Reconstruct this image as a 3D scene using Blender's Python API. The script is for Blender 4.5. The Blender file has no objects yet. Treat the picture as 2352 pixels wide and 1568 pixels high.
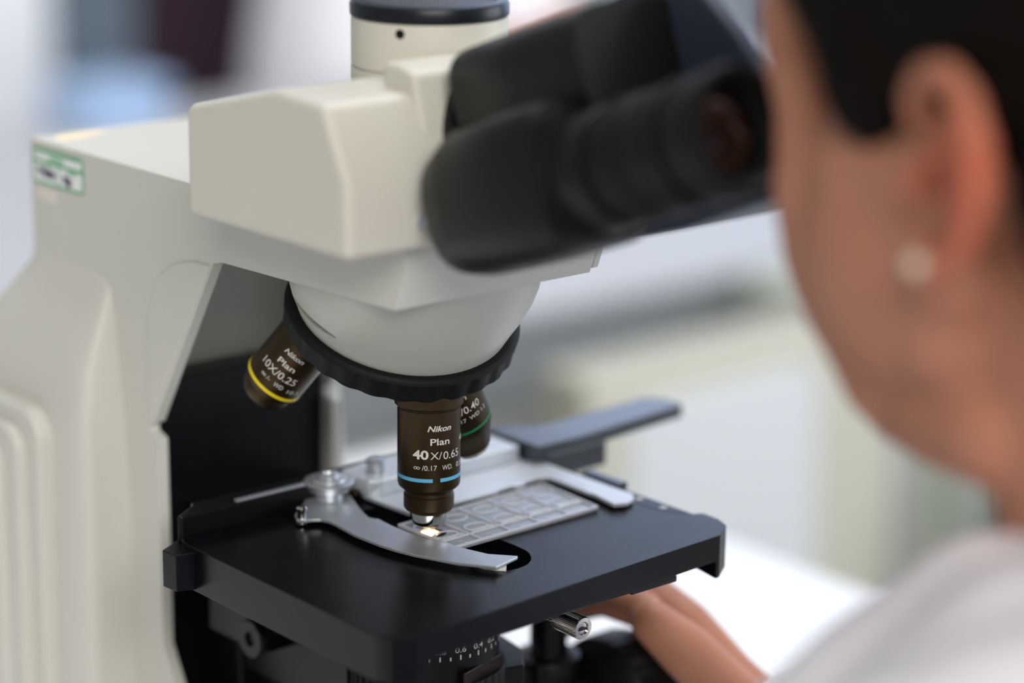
import bpy, bmesh, math, random
from mathutils import Vector, Matrix, noise
random.seed(4)
S = bpy.context.scene
C = S.collection
MM = 0.001
PI = math.pi
cos, sin, rad = math.cos, math.sin, math.radians

def lin(c):
    return tuple(((v/255.0)/12.92 if v/255.0 <= 0.04045 else ((v/255.0+0.055)/1.055)**2.4) for v in c)

# ---------------------------------------------------------------- camera
cam_d = bpy.data.cameras.new('camera')
cam = bpy.data.objects.new('camera', cam_d); C.objects.link(cam)
H, P, R = rad(49.32), rad(15.2), rad(-0.566)
fw = Vector((cos(P)*cos(H), cos(P)*sin(H), -sin(P)))
rt = Vector((sin(H), -cos(H), 0)); dn = fw.cross(rt)
rt2 = rt*cos(R) + dn*sin(R); dn2 = dn*cos(R) - rt*sin(R)
mw = Matrix((rt2, -dn2, -fw)).transposed().to_4x4()
CAM = Vector((-604.6, -752.08, 340.58))
mw.translation = CAM*MM
cam.matrix_world = mw
cam_d.sensor_width = 36.0; cam_d.lens = 91.84
cam_d.clip_start = 0.02; cam_d.clip_end = 60
cam_d.dof.use_dof = True
cam_d.dof.focus_distance = 0.996
cam_d.dof.aperture_fstop = 2.7
S.camera = cam

# ---------------------------------------------------------------- daylight, added fill lamps, exposure
W = bpy.data.worlds.new('world'); S.world = W; W.use_nodes = True
nt = W.node_tree; nt.nodes.clear()
wo = nt.nodes.new('ShaderNodeOutputWorld'); bg = nt.nodes.new('ShaderNodeBackground')
tc = nt.nodes.new('ShaderNodeTexCoord')
dot = nt.nodes.new('ShaderNodeVectorMath'); dot.operation = 'DOT_PRODUCT'
dot.inputs[1].default_value = Vector((0.85, 0.42, 0.18)).normalized()
mr = nt.nodes.new('ShaderNodeMapRange'); mr.inputs[1].default_value = -0.45; mr.inputs[2].default_value = 0.95
ramp = nt.nodes.new('ShaderNodeValToRGB')
ramp.color_ramp.elements[0].color = (0.34, 0.335, 0.32, 1)
e = ramp.color_ramp.elements.new(0.55); e.color = (0.42, 0.43, 0.46, 1)
e4 = ramp.color_ramp.elements.new(0.925); e4.color = (0.48, 0.50, 0.56, 1)
e5 = ramp.color_ramp.elements.new(0.943); e5.color = (0.12, 0.13, 0.16, 1)  # dark ring added beside the bright cone to darken the stage reflection
e2 = ramp.color_ramp.elements.new(0.966); e2.color = (0.14, 0.16, 0.21, 1)
e3 = ramp.color_ramp.elements.new(0.985); e3.color = (1.3, 1.58, 2.15, 1)
ramp.color_ramp.elements[-1].color = (1.3, 1.58, 2.15, 1)
nt.links.new(tc.outputs['Generated'], dot.inputs[0]); nt.links.new(dot.outputs['Value'], mr.inputs[0])
nt.links.new(mr.outputs[0], ramp.inputs[0]); nt.links.new(ramp.outputs[0], bg.inputs[0])
bg.inputs[1].default_value = 0.85
nt.links.new(bg.outputs[0], wo.inputs[0])

def area(name, loc, target, sx, sy, power, col):
    l = bpy.data.lights.new(name, 'AREA'); l.shape = 'RECTANGLE'; l.size = sx; l.size_y = sy
    l.energy = power; l.color = col
    o = bpy.data.objects.new(name, l); C.objects.link(o)
    o.location = loc
    o.rotation_euler = (Vector(target)-Vector(loc)).to_track_quat('-Z', 'Y').to_euler()
    return o
area('window_and_added_fill', (-3.2, -5.5, 3.9), (0.4, 0.5, 0.0), 4.5, 2.4, 375, (1.0, 0.97, 0.91))
area('window_and_added_fill', (3.4, -1.6, 0.7), (0.1, 0.1, 0.05), 2.2, 1.6, 48, (0.85, 0.93, 1.0))  # unseen bluish fill added at right to brighten arm front and housing
area('added_overhead_fill', (1.0, 0.5, 2.3), (1.0, 0.9, 0), 1.8, 1.2, 46, (0.97, 0.98, 1.0))  # unseen overhead fill added to brighten the background fronts

S.view_settings.view_transform = 'Standard'; S.view_settings.look = 'None'
S.view_settings.exposure = 0.0; S.view_settings.gamma = 1.0; S.view_settings.use_curve_mapping = False
S.render.film_transparent = False
S.cycles.use_denoising = True
S.cycles.max_bounces = 10; S.cycles.transmission_bounces = 10; S.cycles.transparent_max_bounces = 12
S.cycles.sample_clamp_indirect = 6.0

# ---------------------------------------------------------------- materials
def mat(name, col, rough=0.5, metal=0.0, spec=0.5, bump=0.0, bscale=400, var=0.03, vscale=60, sss=0.0, aniso=0.0, coat=0.0, trans=0.0, ior=1.45, emit=None, alpha=1.0, rvar=0.0, sheen=0.0):
    m = bpy.data.materials.new(name); m.use_nodes = True
    n = m.node_tree; b = n.nodes['Principled BSDF']
    c = lin(col)
    t = n.nodes.new('ShaderNodeTexCoord'); ns = n.nodes.new('ShaderNodeTexNoise')
    ns.inputs['Scale'].default_value = vscale; ns.inputs['Detail'].default_value = 4
    n.links.new(t.outputs['Object'], ns.inputs['Vector'])
    mx = n.nodes.new('ShaderNodeMix'); mx.data_type = 'RGBA'
    mx.inputs[6].default_value = tuple(v*(1-var) for v in c)+(1,)
    mx.inputs[7].default_value = tuple(min(1, v*(1+var)) for v in c)+(1,)
    n.links.new(ns.outputs['Fac'], mx.inputs[0]); n.links.new(mx.outputs[2], b.inputs['Base Color'])
    b.inputs['Roughness'].default_value = rough
    if rvar:
        r2 = n.nodes.new('ShaderNodeMapRange'); r2.inputs[3].default_value = rough-rvar; r2.inputs[4].default_value = rough+rvar
        n.links.new(ns.outputs['Fac'], r2.inputs[0]); n.links.new(r2.outputs[0], b.inputs['Roughness'])
    b.inputs['Metallic'].default_value = metal
    b.inputs['Specular IOR Level'].default_value = spec
    b.inputs['Coat Weight'].default_value = coat
    b.inputs['Transmission Weight'].default_value = trans; b.inputs['IOR'].default_value = ior
    b.inputs['Sheen Weight'].default_value = sheen
    if sss:
        b.inputs['Subsurface Weight'].default_value = sss
        b.inputs['Subsurface Radius'].default_value = (1.0, 0.35, 0.2); b.inputs['Subsurface Scale'].default_value = 0.008
    if emit:
        b.inputs['Emission Color'].default_value = lin(emit[0])+(1,); b.inputs['Emission Strength'].default_value = emit[1]
    if bump:
        n2 = n.nodes.new('ShaderNodeTexNoise'); n2.inputs['Scale'].default_value = bscale; n2.inputs['Detail'].default_value = 3
        n.links.new(t.outputs['Object'], n2.inputs['Vector'])
        bp = n.nodes.new('ShaderNodeBump'); bp.inputs['Strength'].default_value = bump; bp.inputs['Distance'].default_value = 0.0004
        n.links.new(n2.outputs['Fac'], bp.inputs['Height']); n.links.new(bp.outputs[0], b.inputs['Normal'])
    return m
M = {}
M['cream'] = mat('cream_plastic', (210, 207, 195), 0.42, bump=0.06, bscale=2500, var=0.015)
M['frame'] = mat('ivory_paint', (205, 204, 196), 0.45, bump=0.06, bscale=2200, var=0.02)
M['housing'] = mat('ivory_housing', (194, 193, 184), 0.4, bump=0.04, bscale=2200, var=0.02)
M['black'] = mat('black_anodised', (11, 12, 15), 0.34, spec=0.3, bump=0.12, bscale=1800, var=0.1, rvar=0.05)
M['stage'] = mat('black_stage_lacquer', (8, 10, 14), 0.22, spec=0.24, bump=0.10, bscale=2600, var=0.15, rvar=0.06)
M['railbar'] = mat('black_bar_sky_tinted', (28, 35, 48), 0.28, spec=0.8, coat=0.45)  # black bar with the blue window reflection partly put into its colour
M['rubber'] = mat('black_rubber', (13, 13, 13), 0.6, spec=0.3, bump=0.1, bscale=900, var=0.1)
M['blackplastic'] = mat('black_plastic', (20, 21, 22), 0.42, spec=0.3, bump=0.05, bscale=900, var=0.1)
M['navy'] = mat('black_plastic_sky_tinted', (52, 59, 76), 0.5, spec=0.4)  # black plastic with blue sky light painted into its colour
M['cap'] = mat('dark_cap_plastic', (24, 28, 36), 0.3, spec=0.32, bump=0.05)
M['bronze'] = mat('bronze_anodised', (70, 56, 38), 0.38, metal=0.85, bump=0.04, bscale=3000, var=0.06)
M['bronze_dark'] = mat('dark_bronze', (40, 34, 28), 0.4, metal=0.8)
M['chrome'] = mat('chrome', (205, 203, 198), 0.12, metal=1.0)
M['steel'] = mat('brushed_steel', (198, 202, 208), 0.34, metal=0.75, bump=0.08, bscale=1500, var=0.1, rvar=0.08)
M['silver'] = mat('satin_silver', (216, 221, 228), 0.34, metal=0.4, bump=0.05, bscale=1500, var=0.05)
M['whiteink'] = mat('white_ink', (214, 210, 204), 0.6)
M['blueband'] = mat('blue_enamel', (96, 178, 216), 0.4)
M['yellowband'] = mat('yellow_enamel', (228, 205, 20), 0.4)
M['greenband'] = mat('green_enamel', (20, 120, 70), 0.4)
M['brass'] = mat('pale_brass', (200, 160, 100), 0.15, metal=1.0)
M['clear'] = mat('clear_plastic', (242, 244, 250), 0.10, trans=0.5, ior=1.49, var=0.0, spec=0.5)
M['lens'] = mat('dark_lens_glass', (20, 14, 14), 0.05, spec=0.8, coat=1.0)
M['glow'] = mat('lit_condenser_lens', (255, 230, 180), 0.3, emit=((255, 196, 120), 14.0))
M['sticker'] = mat('white_sticker', (236, 236, 236), 0.5)
M['greenink'] = mat('green_ink', (60, 165, 110), 0.6)
M['ink'] = mat('violet_ink', (58, 48, 84), 0.7)
M['tape'] = mat('pale_tape', (226, 217, 208), 0.5)
M['stain'] = mat('yellow_stain', (250, 228, 190), 0.5)
M['skin'] = skin_m = mat('skin', (186, 128, 102), 0.5, sss=0.12, bump=0.1, bscale=500, var=0.06, vscale=25, spec=0.35)
n_ = skin_m.node_tree; b_ = n_.nodes['Principled BSDF']
tc_ = n_.nodes.new('ShaderNodeTexCoord'); ab_ = n_.nodes.new('ShaderNodeVectorMath'); ab_.operation = 'ABSOLUTE'
n_.links.new(tc_.outputs['Object'], ab_.inputs[0])
ds_ = n_.nodes.new('ShaderNodeVectorMath'); ds_.operation = 'DISTANCE'; ds_.inputs[1].default_value = (0.086, 0.078, 1.172)
n_.links.new(ab_.outputs[0], ds_.inputs[0])
mp_ = n_.nodes.new('ShaderNodeMapRange'); mp_.inputs[1].default_value = 0.036; mp_.inputs[2].default_value = 0.014; mp_.inputs[3].default_value = 0; mp_.inputs[4].default_value = 0.8
n_.links.new(ds_.outputs['Value'], mp_.inputs[0])
mm_ = n_.nodes.new('ShaderNodeMix'); mm_.data_type = 'RGBA'; mm_.inputs[7].default_value = lin((214, 112, 82))+(1,)
n_.links.new(mp_.outputs[0], mm_.inputs[0])
src_ = b_.inputs['Base Color'].links[0].from_socket
n_.links.new(src_, mm_.inputs[6]); n_.links.new(mm_.outputs[2], b_.inputs['Base Color'])
M['hair'] = mat('dark_brown_hair', (16, 11, 8), 0.75, spec=0.12, bump=0.5, bscale=300, var=0.4, vscale=80)
M['coat'] = mat('white_lab_coat', (243, 240, 246), 0.9, bump=0.3, bscale=700, var=0.03, vscale=12, sheen=0.1)
M['pearl'] = mat('pearl', (232, 212, 198), 0.3, coat=0.6)
M['table'] = mat('white_laminate', (246, 247, 250), 0.4, bump=0.03, var=0.02, vscale=5)
M['paper'] = mat('white_paper', (252, 252, 255), 0.7, var=0.01)
M['benchtop'] = mat('pale_bench_top', (182, 184, 190), 0.5, var=0.03, vscale=3)
M['benchgrey'] = mat('grey_shade_band_and_legs', (138, 144, 149), 0.6, var=0.05, vscale=4)  # shade under the bench top as grey paint; also on table legs
M['cabinet'] = mat('pale_cabinet', (196, 199, 199), 0.5, var=0.03, vscale=4)
M['beige'] = mat('beige_laminate', (172, 170, 156), 0.5, var=0.03, vscale=5)  # beige toned down against the strong light on its top
M['panelgrey'] = mat('light_grey_panel', (224, 228, 232), 0.5, var=0.03, vscale=5)
M['greygreen'] = mat('grey_green_panel', (180, 186, 174), 0.5, var=0.05, vscale=6)
M['darkblue'] = mat('dark_navy_fabric', (44, 46, 62), 0.8, var=0.1)
M['slate'] = mat('slate_fabric', (84, 96, 107), 0.8, var=0.15, vscale=6)
M['maroon'] = mat('dark_maroon_fabric', (52, 30, 44), 0.8, var=0.2, vscale=10)
M['bluebox'] = mat('pale_blue_plastic', (166, 192, 228), 0.4, var=0.05)
M['floor'] = mat('grey_linoleum', (170, 174, 174), 0.5, var=0.05, vscale=2)
M['wall'] = mat('white_wall_paint', (240, 243, 250), 0.8, var=0.02, vscale=2)

# ---------------------------------------------------------------- builders (all lengths in millimetres)
ORI = {}
def thing(name, label, cat, loc=(0, 0, 0), group=None):
    o = bpy.data.objects.new(name, None); C.objects.link(o)
    o.location = Vector(loc)*MM; o['label'] = label; o['category'] = cat
    o.empty_display_size = 0.02
    if group: o['group'] = group
    ORI[o.name] = Vector(loc)
    return o
def tag(o, label, cat, group=None):
    o['label'] = label; o['category'] = cat
    if group: o['group'] = group
    return o
def struct(o): o['kind'] = 'structure'; return o
def obj(name, bm, m, parent=None, bevel=0, seg=2, smooth=35, loc=None, label=None, sub=0):
    bmesh.ops.recalc_face_normals(bm, faces=bm.faces)
    if parent is not None: org = ORI[parent.name]
    elif loc is not None: org = Vector(loc)
    else:
        org = Vector((0, 0, 0))
        if bm.verts:
            xs = [v.co.x for v in bm.verts]; ys = [v.co.y for v in bm.verts]; zs = [v.co.z for v in bm.verts]
            org = Vector(((min(xs)+max(xs))/2, (min(ys)+max(ys))/2, min(zs)))
    for v in bm.verts: v.co = (v.co-org)*MM
    me = bpy.data.meshes.new(name); bm.to_mesh(me); bm.free()
    o = bpy.data.objects.new(name, me); C.objects.link(o)
    me.materials.append(m if not isinstance(m, str) else M[m])
    for p in me.polygons: p.use_smooth = True
    try: me.set_sharp_from_angle(angle=rad(smooth))
    except Exception: pass
    if parent is not None: o.parent = parent
    else: o.location = org*MM
    ORI[o.name] = org
    if bevel:
        b = o.modifiers.new('bevel', 'BEVEL'); b.width = bevel*MM; b.segments = seg; b.limit_method = 'ANGLE'; b.angle_limit = rad(30)
        b.harden_normals = False
        w = o.modifiers.new('wn', 'WEIGHTED_NORMAL'); w.keep_sharp = False
        for p in me.edges: p.use_edge_sharp = False
    if sub:
        s = o.modifiers.new('sub', 'SUBSURF'); s.levels = sub; s.render_levels = sub
    if label: o['label'] = label
    return o
def B(): return bmesh.new()
def box(bm, x0, x1, y0, y1, z0, z1, rz=0.0, piv=None):
    vs = [bm.verts.new((x, y, z)) for z in (z0, z1) for (x, y) in ((x0, y0), (x1, y0), (x1, y1), (x0, y1))]
    for f in ((0, 3, 2, 1), (4, 5, 6, 7), (0, 1, 5, 4), (1, 2, 6, 5), (2, 3, 7, 6), (3, 0, 4, 7)): bm.faces.new([vs[i] for i in f])
    if rz:
        pv = Vector(piv or ((x0+x1)/2, (y0+y1)/2, 0)); mt = Matrix.Rotation(rz, 3, 'Z')
        for v in vs: v.co = mt@(v.co-pv)+pv
    return bm
def prism(bm, pts, a0, a1, axis='x'):
    def mk(p, a):
        if axis == 'x': return (a, p[0], p[1])
        if axis == 'y': return (p[0], a, p[1])
        return (p[0], p[1], a)
    lo = [bm.verts.new(mk(p, a0)) for p in pts]; hi = [bm.verts.new(mk(p, a1)) for p in pts]
    n = len(pts); bm.faces.new(lo[::-1]); bm.faces.new(hi)
    for i in range(n): bm.faces.new((lo[i], lo[(i+1) % n], hi[(i+1) % n], hi[i]))
    return bm
def plate(bm, outer, holes, z0, z1):
    rings = [outer]+list(holes)
    tmp = []
    edges = []
    for r in rings:
        vs = [bm.verts.new((p[0], p[1], z1)) for p in r]; tmp.append(vs)
        edges += [bm.edges.new((vs[i], vs[(i+1) % len(vs)])) for i in range(len(vs))]
    res = bmesh.ops.triangle_fill(bm, use_beauty=True, use_dissolve=False, edges=edges)
    top = [f for f in res['geom'] if isinstance(f, bmesh.types.BMFace)]
    mp = {}
    for vs in tmp:
        for v in vs: mp[v] = bm.verts.new((v.co.x, v.co.y, z0))
    for f in top: bm.faces.new([mp[v] for v in reversed(f.verts)])
    for vs in tmp:
        n = len(vs)
        for i in range(n): bm.faces.new((vs[i], vs[(i+1) % n], mp[vs[(i+1) % n]], mp[vs[i]]))
    return bm
def frame_of(axis, ref=None):
    a = Vector(axis).normalized(); r = Vector(ref) if ref is not None else Vector((0, 0, 1)) if abs(a.z) < .9 else Vector((1, 0, 0))
    u = (r-a*r.dot(a)).normalized(); return a, u, a.cross(u)
def lathe(bm, o, axis, prof, n=64, caps=True, rfun=None, ref=None):
    a, u, v = frame_of(axis, ref); o = Vector(o); rings = []
    for (r, h) in prof:
        ring = []
        for k in range(n):
            t = 2*PI*k/n; rr = rfun(r, h, t) if rfun else r
            ring.append(bm.verts.new(o+a*h+(u*cos(t)+v*sin(t))*rr))
        rings.append(ring)
    for i in range(len(rings)-1):
        for k in range(n):
            bm.faces.new((rings[i][k], rings[i][(k+1) % n], rings[i+1][(k+1) % n], rings[i+1][k]))
    if caps: bm.faces.new(rings[0][::-1]); bm.faces.new(rings[-1])
    return bm
def loft(bm, secs, caps=True):
    rings = [[bm.verts.new(p) for p in s] for s in secs]; n = len(rings[0])
    for i in range(len(rings)-1):
        for k in range(n): bm.faces.new((rings[i][k], rings[i][(k+1) % n], rings[i+1][(k+1) % n], rings[i+1][k]))
    if caps: bm.faces.new(rings[0][::-1]); bm.faces.new(rings[-1])
    return bm
def sup(cx, cy, a, b, e=3.0, n=48):
    out = []
    for k in range(n):
        t = 2*PI*k/n; c, s = cos(t), sin(t)
        out.append((cx+a*math.copysign(abs(c)**(2/e), c), cy+b*math.copysign(abs(s)**(2/e), s)))
    return out
def ball(bm, c, r, seg=24, rot=None):
    r = Vector((r, r, r)) if not hasattr(r, '__len__') else Vector(r)
    mt = Matrix.Translation(Vector(c))
    if rot is not None: mt = mt@rot.to_4x4()
    mt = mt@Matrix.Diagonal((r.x, r.y, r.z, 1))
    bmesh.ops.create_uvsphere(bm, u_segments=seg, v_segments=seg*2//3, radius=1, matrix=mt)
def cap(bm, p0, r0, p1, r1, n=20):
    p0, p1 = Vector(p0), Vector(p1); d = p1-p0; L = d.length
    if L < 1e-6: return ball(bm, p0, r0)
    a, u, v = frame_of(d); rings = []
    prof = []
    for k in range(1, 7): t = PI/2*(1-k/6); prof.append((r0*cos(t), -r0*sin(t)))
    for k in range(1, 6): prof.append((r0+(r1-r0)*k/6, L*k/6))
    for k in range(0, 6): t = PI/2*k/6; prof.append((r1*cos(t), L+r1*sin(t)))
    lathe(bm, p0, d, prof, n)
def cut(bm, cutter):
    """subtract one closed mesh from another"""
    obs = []
    for b in (bm, cutter):
        bmesh.ops.recalc_face_normals(b, faces=b.faces)
        me = bpy.data.meshes.new('c'); b.to_mesh(me); b.free()
        o = bpy.data.objects.new('c', me); C.objects.link(o); obs.append(o)
    m = obs[0].modifiers.new('b', 'BOOLEAN'); m.operation = 'DIFFERENCE'; m.solver = 'EXACT'; m.object = obs[1]
    dg = bpy.context.evaluated_depsgraph_get(); ev = obs[0].evaluated_get(dg)
    out = bmesh.new(); out.from_mesh(ev.to_mesh()); ev.to_mesh_clear()
    for o in obs:
        me = o.data; bpy.data.objects.remove(o); bpy.data.meshes.remove(me)
    return out
def remesh(o, vox, it=6, fac=0.5):
    r = o.modifiers.new('remesh', 'REMESH'); r.mode = 'VOXEL'; r.voxel_size = vox*MM; r.use_smooth_shade = True
    s = o.modifiers.new('smooth', 'SMOOTH'); s.factor = fac; s.iterations = it
    return o
def circ(cx, cy, r, n=32, a0=0, a1=2*PI, close=True):
    m = n if close else n+1
    return [(cx+r*cos(a0+(a1-a0)*k/n), cy+r*sin(a0+(a1-a0)*k/n)) for k in range(m)]

# text as flat mesh (list of verts, faces) normalised: cap height 1, left = 0, baseline 0
def text_mesh(body, shear=0.0, weight=0.0, space=1.0):
    cu = bpy.data.curves.new('t', 'FONT'); cu.body = body; cu.shear = shear; cu.offset = weight; cu.space_character = space
    cu.resolution_u = 4; cu.fill_mode = 'FRONT'
    o = bpy.data.objects.new('t', cu); C.objects.link(o)
    dg = bpy.context.evaluated_depsgraph_get(); ev = o.evaluated_get(dg); me = ev.to_mesh()
    vs = [v.co.copy() for v in me.vertices]; fs = [tuple(p.vertices) for p in me.polygons]
    ev.to_mesh_clear(); bpy.data.objects.remove(o); bpy.data.curves.remove(cu)
    x0 = min(v.x for v in vs) if vs else 0
    return [Vector((v.x-x0, v.y, 0)) for v in vs], fs
CAPH = 0.729
CAPN = 0
def text_on_cyl(bm, o, axis, R0, tdir, body, t0, t1, h, height, shear=0, weight=0, flip=1, conic=None):
    """wrap text on a cylinder: angle t from direction tdir (towards +side), h along axis (axis points to lens tip), baseline at h"""
    vs, fs = text_mesh(body, shear, weight, 0.72 if body == 'oo' else 1.0)
    w = max(v.x for v in vs); a = Vector(axis).normalized()
    c = (Vector(tdir)-a*Vector(tdir).dot(a)).normalized()
    side = c.cross(a)
    o = Vector(o); out = []
    tm = bmesh.new(); tv = [tm.verts.new(v) for v in vs]
    for f in fs:
        try: tm.faces.new([tv[i] for i in f])
        except ValueError: pass
    ed = [e for e in tm.edges if e.calc_length() > 0.25]
    if ed: bmesh.ops.subdivide_edges(tm, edges=ed, cuts=2)
    tm.verts.index_update()
    nv = []
    for v in tm.verts:
        t = t0+(t1-t0)*v.co.x/w; hh = h-v.co.y/CAPH*height
        nv.append(bm.verts.new(o+a*hh+(c*cos(t)+side*sin(t))*(R0+0.05)))
    for f in tm.faces:
        try: bm.faces.new([nv[v.index] for v in f.verts])
        except ValueError: pass
    tm.free()

# ================================================================ the microscope
TZ = -210.0   # table top height below the stage surface
mic = thing('microscope', 'ivory compound microscope with black stage and binocular head, the person looking into it', 'microscope', (0, 60, TZ))
def part(name, bm, m, parent=None, **k): return obj(name, bm, m, parent or mic, **k)

# frame: arm, side walls, back, base
bm = B()
full = [(213, 131), (-45, 131), (-46, 124.5), (-39, 105.8), (70, 103), (76, 101.5), (121, 26), (125, 24), (125, 21), (119.2, 19), (119.2, -71), (60, -178), (60, -205), (213, -205)]
prism(bm, full, -47, 47)
bm = cut(bm, prism(B(), [(-60, 90), (30, 102.9), (72, 102.9), (140, 99), (150, 95), (154, -230), (-60, -230)], -42, 42))
frame = part('frame', bm, 'frame', bevel=2.2, seg=3)
bm = B()
prism(bm, [(235, -172), (80, -172), (-60, -182), (-118, -190), (-122, -196), (-122, -209), (235, -209)], -72, 72)
part('base', bm, 'frame', bevel=4, seg=3)
bm = B()
for s in (-1, 1):
    secs = []
    for z, X, y0, y1 in ((84, 46.5, 160, 213), (77, 48.5, 152, 216), (62, 56, 149, 228), (44, 64, 147, 246), (24, 68.5, 144, 258), (-30, 70, 141, 262), (-120, 71, 140, 262), (-205, 72, 139, 262)):
        cx = s*(X+40)/2; a = (X-40)/2
        secs.append([(p[0], p[1], z) for p in sup(cx, (y0+y1)/2, a, (y1-y0)/2, 7.0, 56)])
    loft(bm, secs)
part('rear_housing', bm, 'frame', smooth=50)
# ribbed lamp cover low on the left
bm = B()
def rrect(y0, y1, z0, z1, r):
    o = []
    for cy, cz, a0 in ((y1-r, z1-r, 0), (y0+r, z1-r, PI/2), (y0+r, z0+r, PI), (y1-r, z0+r, 1.5*PI)):
        for k in range(7): t = a0+PI/2*k/6; o.append((cy+r*cos(t), cz+r*sin(t)))
    return o
prism(bm, rrect(166, 262, -170, 24, 14), -76, -60)
prism(bm, rrect(176, 262, -176, 16, 12), -80.5, -70)
prism(bm, rrect(188, 262, -180, 8, 10), -83.5, -74)
part('lamp_cover', bm, 'frame', bevel=2.4, seg=3)
# inset side cover
bm = B()
prism(bm, [(77, 100.6), (90, 100), (103, 96.5), (113, 90.5), (120, 82), (123.6, 70), (125, 55), (125.6, 40), (124, 26)], -47.9, -46.2)
part('side_cover', bm, 'frame', bevel=0.8)
# sticker with green rules and ink marks
st = part('sticker', prism(B(), [(209.5, 126), (207.5, 127.4), (172.5, 127.4), (170.2, 125.5), (170.2, 115), (172, 113.3), (208, 112.8), (209.5, 114)], -47.25, -47.0), 'sticker', label='white sticker with green border')
bm = B()
def bar(bm, y0, z0, y1, z1, w, x0=-47.5, x1=-47.15):
    d = Vector((y1-y0, z1-z0)).normalized(); n = Vector((-d.y, d.x))*w/2
    prism(bm, [(y0+n.x, z0+n.y), (y1+n.x, z1+n.y), (y1-n.x, z1-n.y), (y0-n.x, z0-n.y)], x0, x1)
bar(bm, 209, 127, 171.5, 127, 1.3); bar(bm, 170.4, 126.8, 170.4, 113.6, .8); bar(bm, 171, 113.3, 209, 113, .8)
bar(bm, 209.3, 113, 209.3, 127, .6); bar(bm, 209.3, 122.2, 170.2, 122, 1.1); bar(bm, 190, 122, 190, 113.2, .5)
for k in range(6): bar(bm, 196.5-k*1.9, 125.3, 196.5-k*1.9-1.2, 123.3, .7)
for k in range(3): bar(bm, 182-k*2.3, 120.8, 180.5-k*2.3, 119.9, .9)
bar(bm, 200, 121, 197, 120.2, 1.1)
part('green_rules', bm, 'greenink', st)
bm = B()
for (y, z, r1, r2) in ((204, 118.5, 2.3, 1.7), (200.5, 117.2, 2, 1.8), (197, 117.8, 2.1, 1.9), (194.5, 117.2, 1.7, 2), (184.5, 117.2, 1.8, 1.9), (181.8, 116.2, 2, 2.4)):
    prism(bm, [(y+r1*cos(t*PI/5)*(.8+.2*((t*7) % 3)), z+r2*sin(t*PI/5)*(.75+.25*((t*5) % 3)/2)) for t in range(10)], -47.5, -47.2)
part('ink_marks', bm, 'ink', st)
part('tape_scrap', prism(B(), [(208, 110.8), (193.5, 110.2), (192.4, 106.8), (195, 105), (208, 106.5)], -47.3, -47.0), 'tape')
part('stain', plate(B(), [(-42, 200), (-36, 209), (-22, 210.5), (-12, 207), (-20, 202), (-33, 198)], [], 130.95, 131.08), 'stain')
# black focusing block between the walls
bm = B(); box(bm, -42, 42, 126, 144, -185, 40.8); box(bm, -24, 24, 96, 128, -150, -30); box(bm, -15, 15, 84, 98, -140, -60)
part('focus_block', bm, 'black', bevel=1.2)
bm = B(); lathe(bm, (-36, 66, -54), (-1, 0, 0), [(3.2, 0), (8.3, 0), (8.3, 3), (7.6, 4), (3.2, 4), (3.0, 2.5), (0.4, 2.4)], 40)
box(bm, -36, -20, 62, 100, -60, -46)
part('pinion', bm, 'black')
# front nose end plate seam
part('end_plate', prism(B(), [(-44.5, 129), (-45.3, 124.5), (-38.6, 107), (-30, 106.5), (-30, 129)], 47.9, 51.8), 'frame', bevel=.8)

# head
bm = B()
prism(bm, [(40.5, 132), (40.5, 171.5), (37, 173.5), (-14.7, 186), (-44, 184.6), (-57, 158.6), (-57.6, 132)], -82, 62)
head = part('head', bm, 'cream', bevel=3.2, seg=4)
bm = B()
prism(bm, [(-28, 194), (-36.5, 194), (-45.5, 191.8), (-54.5, 158), (-60.8, 133), (-28, 133)], -44, 46)
part('head_front', bm, 'cream', bevel=2.4, seg=3)
bm = B(); lathe(bm, (-50, -57.2, 142), (0, -1, 0), [(2.6, 0), (2.6, 1.2), (1.9, 1.3), (1.7, .6), (.2, .6)], 20)
part('head_screw', bm, 'silver')
part('dovetail', plate(B(), sup(0, 0, 40, 40, 2, 48), [], 128, 134), 'frame')
# photo port
bm = B(); lathe(bm, (0, 0, 176), (0, 0, 1), [(29.3, 0), (29.3, 8.6), (28.2, 9.0), (28.2, 9.4), (29.2, 9.9), (29.2, 26.5), (28.6, 28.2)], 96)
port = part('photo_port', bm, 'cream', smooth=40)
bm = B(); lathe(bm, (0, 0, 203.4), (0, 0, 1), [(28.8, 0), (29.6, .8), (29.7, 4.6), (28.9, 6.0), (25.2, 6.4), (24.4, 5.2)], 96)
for k in range(-15, 16):
    w = math.sqrt(max(0, 24.2**2-(k*1.55)**2))
    if w > 2: box(bm, -w, w, k*1.55-.42, k*1.55+.42, 208.2, 209.2, H+PI/2*0, (0, 0, 0))
capo = part('port_cap', bm, 'cap')
bm = B(); cd = Vector((-cos(H), -sin(H), 0)); sd = Vector((sin(H), -cos(H), 0))
hp = (cd*cos(-.34)+sd*sin(-.34))
lathe(bm, hp*29.0+Vector((0, 0, 200.2)), hp, [(1.8, -1), (1.8, .22), (1.5, .3), (.1, .3)], 20)
part('set_screw', bm, 'black', port)

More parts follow.
